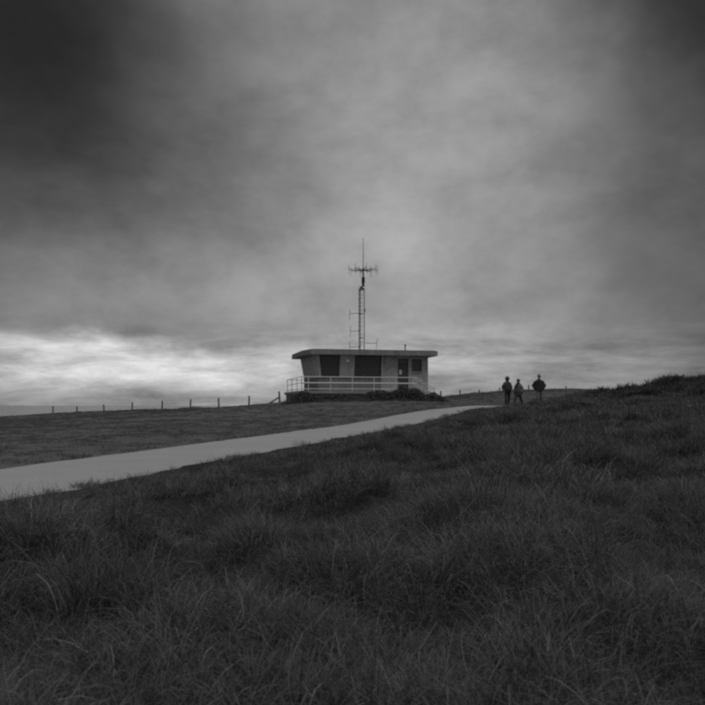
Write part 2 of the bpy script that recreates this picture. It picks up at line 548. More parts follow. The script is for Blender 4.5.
def scatter_tree(coll):
    t = bpy.data.node_groups.new('scatter', 'GeometryNodeTree')
    t.interface.new_socket('Geometry', in_out='INPUT', socket_type='NodeSocketGeometry')
    t.interface.new_socket('Geometry', in_out='OUTPUT', socket_type='NodeSocketGeometry')
    i = t.nodes.new('NodeGroupInput'); o = t.nodes.new('NodeGroupOutput')
    ci = t.nodes.new('GeometryNodeCollectionInfo'); ci.inputs['Collection'].default_value = coll
    ci.inputs['Separate Children'].default_value = True; ci.inputs['Reset Children'].default_value = True
    ip = t.nodes.new('GeometryNodeInstanceOnPoints'); ip.inputs['Pick Instance'].default_value = True
    def na(n_, ty):
        q = t.nodes.new('GeometryNodeInputNamedAttribute'); q.data_type = ty; q.inputs['Name'].default_value = n_
        return q.outputs['Attribute']
    t.links.new(i.outputs[0], ip.inputs['Points']); t.links.new(ci.outputs[0], ip.inputs['Instance'])
    t.links.new(na('pick', 'INT'), ip.inputs['Instance Index'])
    t.links.new(na('turn', 'FLOAT_VECTOR'), ip.inputs['Rotation'])
    t.links.new(na('size', 'FLOAT_VECTOR'), ip.inputs['Scale'])
    t.links.new(ip.outputs[0], o.inputs[0])
    return t


def scatter(name, pts, sizes, nvar, coll, label=None, cat=None, tilt=.12, mat=None):
    n = len(pts)
    me_ = bpy.data.meshes.new(name)
    me_.vertices.add(n); me_.vertices.foreach_set('co', np.asarray(pts, np.float32).ravel())
    a = me_.attributes.new('pick', 'INT', 'POINT'); a.data.foreach_set('value', rng.integers(0, nvar, n).astype(np.int32))
    a = me_.attributes.new('turn', 'FLOAT_VECTOR', 'POINT')
    a.data.foreach_set('vector', np.c_[rng.normal(0, tilt, n), rng.normal(0, tilt, n), rng.uniform(0, 6.283, n)].astype(np.float32).ravel())
    a = me_.attributes.new('size', 'FLOAT_VECTOR', 'POINT')
    s = np.asarray(sizes, float)
    if s.ndim == 1: s = np.c_[s, s, s * rng.uniform(.75, 1.25, n)]
    a.data.foreach_set('vector', s.astype(np.float32).ravel())
    o = link(name, me_, mat)
    md = o.modifiers.new('scatter', 'NODES'); md.node_group = scatter_tree(coll)
    tag(o, label, cat, kind='stuff')
    return o


def spots(x0, x1, y0, y1, dens):
    n = int((x1 - x0) * (y1 - y0) * dens)
    return rng.uniform(x0, x1, n), rng.uniform(y0, y1, n)


def rough_points(y0, y1, dens, spreadk=.56, pad=2.5):
    x, y = spots(-(y1 * spreadk + pad), y1 * spreadk + pad, y0, y1, dens)
    k = np.abs(x) < (np.maximum(y, 0) * spreadk + pad)
    x, y = x[k], y[k]
    pd__, sd__ = path_dist(x, y)
    # grass creeps unevenly over the path's near edge
    lim = PW / 2 + .16 + .35 * vnoise(x / .9, y / .9, 61)
    k = (sd__ < 0) & (pd__ > lim)
    x, y, pd__ = x[k], y[k], pd__[k]
    z = terrain(x, y)
    tall = .40 + .95 * vnoise(x / 1.15, y / 1.0, 3) + .5 * vnoise(x / .42, y / .40, 5)
    tall = np.maximum(tall, .6)
    tall *= .55 + .45 * sstep(PW / 2 + .1, PW / 2 + 5.0, pd__)
    wide = np.maximum(tall, .85)
    return np.c_[x, y, z], np.c_[wide, wide, tall * rng.uniform(.75, 1.25, len(x))]


cn = variants('near_tuft', [tuft_mesh(f'near_tuft_{i}', 135, .14, .06, .26, .0032, 5, .55, .95, 100 + i, .06, M['grass']) for i in range(9)])
cm = variants('mid_tuft', [tuft_mesh(f'mid_tuft_{i}', 90, .17, .06, .24, .0058, 4, .5, .85, 200 + i, .06, M['grass']) for i in range(8)])
cf = variants('far_tuft', [tuft_mesh(f'far_tuft_{i}', 70, .24, .07, .24, .012, 3, .45, .75, 300 + i, .05, M['grass']) for i in range(8)])
cl = variants('lawn_tuft', [tuft_mesh(f'lawn_tuft_{i}', 80, .30, .03, .10, .010, 2, .3, .6, 400 + i, .03, M['lawn']) for i in range(6)])
cs = variants('scrub_sprig', [tuft_mesh(f'scrub_sprig_{i}', 90, .28, .20, .62, .030, 3, .1, .8, 500 + i, .03, M['scrub'], leafy=True) for i in range(7)])

p1, t1 = rough_points(.2, 7.5, 70, .62, 1.6)
k = (np.hypot(p1[:, 0], p1[:, 1]) > 1.0)
scatter('long_grass', p1[k], t1[k], 9, cn, 'long tangled rough grass in the near foreground', 'grass', .22, M['grass'])
p2, t2 = rough_points(7.5, 19, 30)
scatter('long_grass', p2, t2, 8, cm, 'long tussocky grass on the slope beside the path', 'grass', .2, M['grass'])
p3, t3 = rough_points(19, 52, 14)
scatter('long_grass', p3, t3, 8, cf, 'rough grass rising towards the three walkers', 'grass', .18, M['grass'])
# mown field beyond the path
x, y = spots(-52, 26, 9, 92, 6.5)
k = (np.abs(x) < y * .6 + 4)
x, y = x[k], y[k]
pd__, sd__ = path_dist(x, y)
ey = np.interp(x, EDGE[:, 0], EDGE[:, 1])
k = (((sd__ > 0) & (pd__ > PW / 2 + .08)) | ((sd__ < 0) & (y > 52) & (pd__ > PW / 2 + .3))) & (y < ey + 1)
k &= ~((np.abs(x - 1.5) < 5.5) & (y > 57) & (y < 65))
x, y = x[k], y[k]
ey = np.interp(x, EDGE[:, 0], EDGE[:, 1])
sz = (.5 + .8 * vnoise(x / 2.2, y / 2.2, 81)) * (1 + 2.4 * sstep(7, 2, ey - y) * vnoise(x / .9, y / .9, 82))
sz = sz * (1 + 1.6 * sstep(PW / 2 + .7, PW / 2 + .1, pd__[k]) * vnoise(x / .5, y / .5, 83))
sz = np.c_[np.ones(len(x)), np.ones(len(x)), sz]
scatter('mown_grass', np.c_[x, y, terrain(x, y)], sz, 6, cl, 'short mown grass between the path and the fence', 'grass', .06, M['lawn'])

# rank grass on the bank below the platform
u_ = rng.uniform(-3.0, 9.0, 1500); v_ = rng.normal(-3.0, .45, 1500)
v_ = np.minimum(v_, -2.32)
x = -2.6 + u_ * math.cos(R(12)) - v_ * math.sin(R(12)); y = 57.7 + u_ * math.sin(R(12)) + v_ * math.cos(R(12))
sz = (.55 + .9 * vnoise(x / .7, y / .7, 34)) * (1 + .4 * np.exp(-((u_ - 6.0) / 1.5) ** 2))
scatter('rank_grass', np.c_[x, y, terrain(x, y)], sz, 8, cf, 'rank dark grass heaped below the hut platform', 'grass', .2, M['grass'])
# scrub on the bank to the right
x, y = spots(12.0, 46, 36, 56, 10)
ridge = np.interp(x, [12, 14.1, 15.6, 17.1, 19.6, 25, 46], [48, 46, 44, 42, 42, 42, 46])
k = (np.abs(y - ridge) < 4.4 * (.75 + .5 * vnoise(x / 2.5, y / 2.5, 91)))
x, y, ridge = x[k], y[k], ridge[k]
sz = (.50 + .28 * vnoise(x / 1.6, y / 1.6, 92) + .30 * vnoise(x / .4, y / .4, 93)) * sstep(10.5, 16.5, x)
scatter('scrub', np.c_[x, y, terrain(x, y)], np.maximum(sz, .12), 7, cs, 'dark low scrub covering the bank beside the walkers', 'scrub', .25, M['scrub'])


# ------------------------------------------------------------------ lookout hut
HG = 1.50                                            # ground level at the hut
hut = tag(empty('lookout_hut', (-2.6, 57.7, HG), R(12)),
          'flat-roofed concrete lookout hut with outward leaning dark windows', 'building')
FL, SI, HD, FB, FT = .82, 1.86, 3.575, 3.58, 3.95     # floor, sill, head, fascia bottom, roof top
LEAN = .30
UE, VE = 4.92, 5.2                                   # end of the glazed room, depth
UR = 8.74                                            # right corner


def lean_panel(u0, u1, z0, z1, thick, off=0.0, ut=None):
    """piece of the leaning front between heights z0,z1"""
    def v_at(z_): return -LEAN * (z_ - SI) / (HD - SI) - off
    ut = u0 if ut is None else ut
    return MB().hexa([(u0, v_at(z0), z0), (u1, v_at(z0), z0), (u1, v_at(z0) + thick, z0), (u0, v_at(z0) + thick, z0),
                      (ut, v_at(z1), z1), (u1, v_at(z1), z1), (u1, v_at(z1) + thick, z1), (ut, v_at(z1) + thick, z1)])


def u_left(v): return -.36 * v / VE


# base walls below the windows
MB().prism([(0, 0), (UE, 0), (UE, .22), (.21, .22), (.21 - .34, VE - .22), (u_left(VE), VE)], FL - .02, SI - .004).build('base_wall', M['dado'], hut, .01)
# sill course
MB().prism([(-.06, -.07), (UE, -.07), (UE, .18), (.18, .18), (.18 - .36, VE), (u_left(VE) - .06, VE)], SI, SI + .07).build('window_sill', M['concrete'], hut, .008)
# leaning left wall
MB().hexa([(0, 0.0, SI + .073), (.2, .0, SI + .073), (u_left(VE) + .2, VE, SI + .073), (u_left(VE), VE, SI + .073),
           (-LEAN, -LEAN, HD + .002), (-LEAN + .2, -LEAN, HD + .002), (u_left(VE) + .2 - LEAN, VE, HD + .002), (u_left(VE) - LEAN, VE, HD + .002)]).build('side_wall', M['render'], hut)
# piers between the windows
MB().hexa([(.202, .0, SI + .073), (.232, .0, SI + .073), (.232, .2, SI + .073), (.202, .2, SI + .073),
           (-LEAN + .202, -LEAN - .002, HD + .002), (-LEAN + .306, -LEAN - .002, HD + .002), (-LEAN + .306, .0, HD + .002), (-LEAN + .202, .0, HD + .002)]).build('corner_post', M['concrete'], hut)
lean_panel(1.62, 2.78, SI + .073, HD + .002, .2).build('wall_panel', M['render'], hut)


def leaning_window(u0, u1, ut):
    """u0 lower left, ut upper left, u1 right"""
    z0, z1, t = SI + .075, HD - .002, .05
    ul = lambda z_: u0 + (ut - u0) * (z_ - z0) / (z1 - z0)
    w = lean_panel(u0, u1, z0, z1, .03, -.10, ut).build('window', M['glass'], hut)
    fr = MB(); hs = [lean_panel(u1 - t, u1, z0, z1, .09, -.04), lean_panel(u0 + t, u1 - t, z0, z0 + t, .09, -.04, ul(z0 + t) + t),
                     lean_panel(ul(z1 - t) + t, u1 - t, z1 - t, z1, .09, -.04, ut + t)]
    q = lean_panel(u0, u0 + t, z0, z1, .09, -.04, ut); q.v[5] = (ut + t,) + q.v[5][1:]; q.v[6] = (ut + t,) + q.v[6][1:]; hs.append(q)
    for q in hs:
        o_ = len(fr.v); fr.v += q.v; fr.f += [tuple(i + o_ for i in f) for f in q.f]
    fr.build('frame', M['frame'], w)
    return w


leaning_window(.235, 1.615, .015)
leaning_window(2.785, UE - .005, 2.785)
# upright annex: wall pieces round a door and a small window
WV = -.02
def wallbox(nm, u0, u1, z0, z1, mat, v0=WV, v1=.2): return MB().box(u0, u1, v0, v1, z0, z1).build(nm, mat, hut)
TOPW = FB - .004
MB().hexa([(UE, WV, FL), (UE + .10, WV, FL), (UE + .10, .2, FL), (UE, .2, FL), (UE, -LEAN - .02, TOPW), (UE + .10, -LEAN - .02, TOPW), (UE + .10, .2, TOPW), (UE, .2, TOPW)]).build('cheek_wall', M['render'], hut)
m_block = surface('painted_blockwork', .34, .55, 2.6, .9, .3, 40)
wallbox('block_wall', UE + .102, 6.28, FL, TOPW, m_block)
wallbox('block_wall', 7.12, 7.42, FL, TOPW, m_block)
wallbox('block_wall', 8.22, UR, FL, TOPW, m_block)
wallbox('block_wall', 7.422, 8.218, FL, 2.36, m_block)
wallbox('block_wall', 7.422, 8.218, 3.34, TOPW, m_block)
wallbox('door_lintel', 6.282, 7.118, 3.40, TOPW, M['concrete'])
d_ = wallbox('door', 6.30, 7.10, FL + .03, 2.95, M['door'], .06, .11)
MB().box(6.40, 6.62, .052, .0585, 2.15, 2.50).build('notice', M['notice'], d_)
MB().tube([(7.0, .0, 1.85), (7.0, .0, 2.0)], .015).build('handle', M['steel'], d_)
tr = wallbox('transom', 6.30, 7.10, 2.99, 3.39, M['glass'], .07, .09)
MB().box(6.30, 7.10, .03, .12, 2.952, 2.988).build('frame', M['frame'], tr)
fr = MB()
fr.box(6.282, 6.299, .0, .14, FL, 3.395); fr.box(7.101, 7.118, .0, .14, FL, 3.395)
fr.build('door_frame', M['frame'], hut)
w = MB().box(7.46, 8.18, .08, .10, 2.42, 3.30).build('window', M['glass'], hut)
fr = MB()
for b in ((7.425, 7.475, .0, .12, 2.365, 3.335), (8.165, 8.215, .0, .12, 2.365, 3.335), (7.475, 8.165, .0, .12, 2.365, 2.415), (7.475, 8.165, .0, .12, 3.285, 3.335)): fr.box(*b)
fr.build('frame', M['frame'], w)
MB().box(7.38, 8.26, -.09, WV - .003, 2.30, 2.36).build('sill', M['concrete'], w)
# right and back walls
MB().box(UR - .2, UR - .002, .203, VE, FL, TOPW).build('end_wall', m_block, hut)
MB().box(-.12, UR - .203, VE - .2, VE - .003, FL, TOPW).build('back_wall', M['render'], hut)
MB().box(2.08, 2.36, -.262, -.245, 3.02, 3.26).build('notice', M['notice'], hut).rotation_euler = (0, 0, 0)
# roof slab
roof = MB().prism([(-.66, -.62), (9.34, -.62), (9.34, 5.9), (-1.28, 5.9), (-1.14, 1.37)], FB, FT).build('roof', M['fascia'], hut, .012)
MB().prism([(-.56, -.52), (9.24, -.52), (9.24, 5.8), (-1.18, 5.8), (-1.04, 1.37)], FT + .003, FT + .05).build('roof_felt', M['dark_steel'], roof)
vp = MB().tube([(7.05, .6, FT + .04), (7.05, .6, FT + .52)], .045, 10).build('vent_pipe', M['dark_steel'], roof)
MB().tube([(7.05, .6, FT + .50), (7.05, .6, FT + .56), (7.05, .6, FT + .60)], [.085, .085, .03], 10).build('cowl', M['dark_steel'], vp)
# platform
deck = MB().prism([(-1.75, -2.25), (7.35, -2.25), (7.35, -.16), (8.95, -.16), (8.95, 5.6), (-1.95, 5.6)], FL - .24, FL - .025).build('platform', M['deck'], hut, .015)
MB().prism([(-1.62, -2.1), (7.22, -2.1), (7.22, -.05), (8.8, -.05), (8.8, 5.45), (-1.82, 5.45)], -.9, FL - .243).build('platform_wall', M['dado'], deck)
for i in range(4):
    MB().box(7.353 + i * .31, 7.353 + (i + 1) * .31 - .003, -2.2, -1.15, -.5, FL - .025 - (i + 1) * .17).build('step', M['deck'], deck, .01)

# railing
rail = tag(empty('railing', (-2.6, 57.7, HG), R(12)), 'white painted tubular railing round the hut platform', 'railing')
RV, TOPR = -2.08, FL + 1.0
pu = [-1.6] + [-1.09 + 1.65 * i for i in range(6)]
for u in pu:
    MB().tube([(u, RV, FL - .03), (u, RV, TOPR)], .034, 8).build('post', M['white'], rail)
lp = [.2, 2.6, 5.0]
for v in lp:
    MB().tube([(-1.62 - .03 * v, v, FL - .03), (-1.62 - .03 * v, v, TOPR)], .028, 8).build('post', M['white'], rail)
for k, zz in enumerate((TOPR, FL + .55, FL + .12)):
    rr = .032 if k == 0 else (.05 if k == 1 else .03)
    MB().tube([(-1.6, RV, zz), (7.16, RV, zz)], rr, 8).build('rail', M['white'], rail)
    MB().tube([(-1.6, RV, zz), (-1.77, 5.0, zz)], .026, 8).build('rail', M['white'], rail)
MB().tube([(-1.77, 5.0, TOPR), (-.45, 5.35, TOPR)], .024, 8).build('rail', M['white'], rail)
for v in (RV, -1.2):
    for zz in (TOPR, FL + .55):
        MB().tube([(7.18, v, zz), (8.55, v, zz - .80)], .03, 8).build('stair_rail', M['white'], rail)
    MB().tube([(8.55, v, -.25), (8.55, v, TOPR - .80)], .032, 8).build('post', M['white'], rail)
    MB().tube([(7.87, v, .2), (7.87, v, TOPR - .40)], .026, 8).build('post', M['white'], rail)
MB().tube([(7.18, -1.2, FL - .03), (7.18, -1.2, TOPR)], .032, 8).build('post', M['white'], rail)

# ------------------------------------------------------------------ radio mast
mast = tag(empty('radio_mast', (.72, 60.2, HG + FT + .05)), 'slim triangular lattice radio mast on the hut roof with crossed aerials', 'mast')
hm = lambda y_: (HOR - y_) / F * 60.2 + EYE - (HG + FT + .05)       # photograph row -> height above the roof
ux = lambda x_: (x_ - 352.5) / F * 60.2 - .72
LT = hm(288.5)
legs = [(-.20, -.06), (-.10, .20), (.22, -.02)]
for (a, b) in legs:
    MB().tube([(a, b, 0), (a, b, LT)], .035, 6).build('leg', M['steel'], mast)
nb = 16
for s in range(3):
    a, b = legs[s], legs[(s + 1) % 3]
    zz = MB(); pts = []
    for k in range(nb + 1):
        q = a if k % 2 == 0 else b
        pts.append((q[0], q[1], LT * k / nb))
    zz.tube(pts, .013, 5).build('lattice_brace', M['steel'], mast)
for yy in (313.8, 338.0, 290.0):
    z_ = hm(yy)
    q = MB()
    for s in range(3):
        a, b = legs[s], legs[(s + 1) % 3]
        q.tube([(a[0], a[1], z_), (b[0], b[1], z_)], .02, 5)
    q.build('ring', M['steel'], mast)
MB().box(-.32, .34, -.2, .3, -.045, .0).build('base_plate', M['dark_steel'], mast)
cxm = ux(363.2)
cap = MB().tube([(.0, .03, LT), (.0, .03, LT + .04), (cxm, .0, hm(286.0)), (cxm, 0, hm(283.0))], [.25, .25, .13, .09], 10).build('mast_head', M['dark_steel'], mast)
MB().tube([(cxm, 0, hm(283.5)), (cxm, 0, hm(283.0)), (cxm, 0, hm(277.5)), (cxm, 0, hm(277))], [.08, .13, .13, .08], 12).build('drum', M['dark_steel'], mast)
MB().tube([(cxm, 0, hm(277)), (cxm, 0, hm(268))], .06, 8).build('pole', M['dark_steel'], mast)
MB().tube([(cxm, 0, hm(268)), (cxm, 0, hm(252)), (cxm, 0, hm(238))], [.035, .026, .016], 6).build('whip_aerial', M['dark_steel'], mast)
# ring of upright dipoles on spokes
zc = hm(270.3); RD = 1.18
for k in range(8):
    an = R(12 + 45 * k)
    ex, ey_ = RD * math.cos(an), RD * math.sin(an)
    sp_ = MB().tube([(cxm, 0, zc), (cxm + ex, ey_, zc + .05)], .026, 6).build('aerial_arm', M['dark_steel'], mast)
    MB().tube([(cxm + ex, ey_, zc - .36), (cxm + ex, ey_, zc + .40)], .014, 5).build('dipole', M['dark_steel'], sp_)
    MB().tube([(cxm + ex * .55, ey_ * .55, zc - .2), (cxm + ex * .55, ey_ * .55, zc + .26)], .014, 5).build('dipole', M['dark_steel'], sp_)
def side_arm(x0, x1, y0, y1, d0, d1, tilt=0):
    a = MB().tube([(ux(x0), 0, hm(y0)), (ux(x1), -.02, hm(y1))], .024, 6).build('aerial_arm', M['dark_steel'], mast)
    MB().tube([(ux(x1 + tilt), -.02, hm(d0)), (ux(x1 - tilt), -.02, hm(d1))], .017, 5).build('dipole', M['dark_steel'], a)
side_arm(360.6, 349.6, 312.8, 314.0, 309, 320)
side_arm(360.6, 350.4, 331.0, 331.4, 326, 337)
side_arm(360.6, 349.6, 346.8, 347.2, 342, 350)
side_arm(365.4, 376.8, 343.0, 343.4, 338, 349.5, .7)
MB().box(.19, .30, -.1, .1, hm(312), hm(309)).build('junction_box', M['dark_steel'], mast)

# ------------------------------------------------------------------ fences
def fence(name, label, posts, wires, rad=.055, hgt=1.1):
    f = tag(empty(name, (posts[0][0], posts[0][1], th(posts[0][0], posts[0][1]))), label, 'fence')
    o = f.location.copy(); tops = []
    for i, (x, y, hg) in enumerate(posts):
        z0 = th(x, y); tl = random.gauss(0, .03), random.gauss(0, .03)
        q = MB(); top = Vector((x + tl[0], y + tl[1], z0 + hg)) - o
        q.tube([Vector((x, y, z0 - .25)) - o, Vector((x + tl[0] * .5, y + tl[1] * .5, z0 + hg * .5)) - o, top - Vector((0, 0, .02)), top], [rad * 1.05, rad, rad * .95, rad * .7], 7)
        q.build('post', M['wood'], f)
        tops.append((Vector((x, y, z0)) - o, top))
    for fr_ in wires:
        for (b0, t0), (b1, t1) in zip(tops[:-1], tops[1:]):
            a = b0.lerp(t0, fr_); b = b1.lerp(t1, fr_); mid_ = (a + b) / 2 - Vector((0, 0, .03))
            MB().tube([a, mid_, b], .0028, 4).build('wire', M['steel'], f)
    return f
fx = [53, 77, 104, 132, 162, 190.5, 219, 249]
ft_ = [406.0, 406.0, 405.0, 402.3, 400.5, 399.2, 397.8, 395.8]
fp = []
for i, x_ in enumerate(fx):
    d = 80 - 15 * i / 7 + .3
    P = px(x_, d, y=ft_[i])
    fp.append((P.x, P.y, max(.75, min(1.25, P.z - th(P.x, P.y)))))
P = px(279.8, 62, y=391.3)
fp.append((P.x, P.y, max(.9, P.z - th(P.x, P.y))))
fence('wire_fence', 'weathered post and wire fence along the cliff top left of hut', fp, (.4, .7, .93), .075)
fp = []
for x_, ty, d in ((441, 391.6, 70), (460, 391.4, 71), (479, 390.0, 72), (499.5, 388.2, 74), (529, 385.5, 75), (566, 386.0, 73)):
    P = px(x_, d, y=ty)
    fp.append((P.x, P.y, max(.7, min(1.3, P.z - th(P.x, P.y)))))
fence('wire_fence', 'small fence posts in a row from the hut steps to behind the walkers', fp, (.4, .7, .93), .07)
# prop leaning on the tall post beside the platform
P = px(279.3, 61.9, y=397.0); Q = px(263.5, 62.4, y=404); Q.z = th(Q.x, Q.y) - .05
mb = MB().tube([P - Q, (P - Q) * .5 + Vector((0, 0, -.03)), Vector((0, 0, 0))], [.06, .065, .07], 7)
o = mb.build('leaning_timber', M['wood']); o.location = Q
tag(o, 'weathered timber prop leaning against the tall end post', 'timber')


# ------------------------------------------------------------------ brambles against the platform
def bush(label, cx, cy, rx, ry, hz, nl, seed, group=None):
    r = np.random.default_rng(seed)
    b = tag(empty('bramble_bush', (cx, cy, th(cx, cy))), label, 'bush', group)
    vs_, fs_, sh = [], [], []
    gz = th(cx, cy)
    for i in range(nl):
        a = r.uniform(0, 6.283); q = math.sqrt(r.uniform(0, 1))
        x_, y_ = math.cos(a) * q, math.sin(a) * q
        topz = hz * (1 - q ** 2.2) * (.62 + .55 * float(vnoise((cx + x_ * rx) / .6, (cy + y_ * ry) / .6, seed)))
        z_ = topz * r.uniform(.25, 1.0) ** .5
        c_ = np.array([x_ * rx, y_ * ry, z_ + th_fast(cx + x_ * rx, cy + y_ * ry) - gz])
        s = r.uniform(.035, .085)
        n1_ = r.normal(0, 1, 3); n1_ /= np.linalg.norm(n1_)
        n2_ = np.cross(n1_, r.normal(0, 1, 3)); n2_ /= np.linalg.norm(n2_)
        k_ = len(vs_)
        vs_ += [tuple(c_ - n1_ * s), tuple(c_ + n2_ * s * .55 + np.array([0, 0, .01])), tuple(c_ + n1_ * s), tuple(c_ - n2_ * s * .55 + np.array([0, 0, .01]))]
        fs_.append((k_, k_ + 1, k_ + 2, k_ + 3)); sh += [r.uniform(.5, 1.3)] * 4
    me_ = bpy.data.meshes.new('foliage'); me_.from_pydata(vs_, [], fs_)
    a_ = me_.attributes.new('shade', 'FLOAT', 'POINT'); a_.data.foreach_set('value', np.array(sh, np.float32))
    link('foliage', me_, M['bramble'], b)
    q = MB()
    for i in range(16):
        a = r.uniform(0, 6.283); l = r.uniform(.4, .95)
        x_, y_ = math.cos(a) * rx * l, math.sin(a) * ry * l
        q.tube([(x_ * .2, y_ * .2, -.1), (x_ * .6, y_ * .6, hz * .75), (x_, y_, hz * .45)], [.012, .009, .004], 5)
    q.build('stems', M['wood'], b)
    return b
def th_fast(x, y): return th(x, y)
hx = lambda u, v: (-2.6 + u * math.cos(R(12)) - v * math.sin(R(12)), 57.7 + u * math.sin(R(12)) + v * math.cos(R(12)))
_c = hx(6.2, -3.3); bush('dark bramble thicket below the hut door', _c[0], _c[1], 1.9, .9, .80, 3600, 31)
_c = hx(3.9, -3.2); bush('low bramble clump below the wide middle window', _c[0], _c[1], 1.5, .8, .72, 2600, 32)
_c = hx(8.3, -3.3); bush('small bramble clump at the foot of the hut steps', _c[0], _c[1], .8, .6, .55, 1300, 33)
_c = hx(-1.6, -3.1); bush('low bramble clump under the railed platform corner', _c[0], _c[1], 1.3, .9, .62, 2200, 34)
_c = hx(1.0, -3.0); bush('thin weedy clump at the platform wall below the narrow window', _c[0], _c[1], 1.7, .6, .42, 2000, 35)


# ------------------------------------------------------------------ people
def skin_mesh(name, nodes, edges, root, sub=2):
    """nodes: name -> (co, rx, ry)"""
    keys = list(nodes); idx = {k: i for i, k in enumerate(keys)}
    me_ = bpy.data.meshes.new(name + '_sk')
    me_.from_pydata([nodes[k][0] for k in keys], [(idx[a], idx[b]) for a, b in edges], [])
    o = bpy.data.objects.new(name + '_sk', me_); COL.objects.link(o)
    md = o.modifiers.new('skin', 'SKIN'); md.use_smooth_shade = True
    sv = me_.skin_vertices[0].data
    for k in keys:
        sv[idx[k]].radius = nodes[k][1:3]; sv[idx[k]].use_root = (k == root)
    o.modifiers.new('sub', 'SUBSURF').levels = sub
    dg = bpy.context.evaluated_depsgraph_get(); dg.update()
    res = bpy.data.meshes.new_from_object(o.evaluated_get(dg)); res.name = name
    bpy.data.objects.remove(o)
    for p__ in res.polygons: p__.use_smooth = True
    return res


def ellip(mb, c, r, nu=14, nv=9, z0=-1.0, z1=1.0):
    b = len(mb.v)
    for j in range(nv + 1):
        t = math.asin(max(-1, min(1, z0 + (z1 - z0) * j / nv)))
        for i in range(nu):
            a = 2 * math.pi * i / nu
            mb.v.append((c[0] + r[0] * math.cos(a) * math.cos(t), c[1] + r[1] * math.sin(a) * math.cos(t), c[2] + r[2] * math.sin(t)))
    for j in range(nv):
        for i in range(nu):
            i2 = (i + 1) % nu
            mb.f.append((b + j * nu + i, b + j * nu + i2, b + (j + 1) * nu + i2, b + (j + 1) * nu + i))
    mb.f.append(tuple(b + i for i in range(nu - 1, -1, -1))); mb.f.append(tuple(b + nv * nu + i for i in range(nu)))


PM = {k: surface('cloth_' + k, v, .15, 12, .9, .2, 60) for k, v in dict(dark=.055, darker=.035, mid=.13, light=.17, pale=.13, hair=.05, skin=.2, boot=.03).items()}


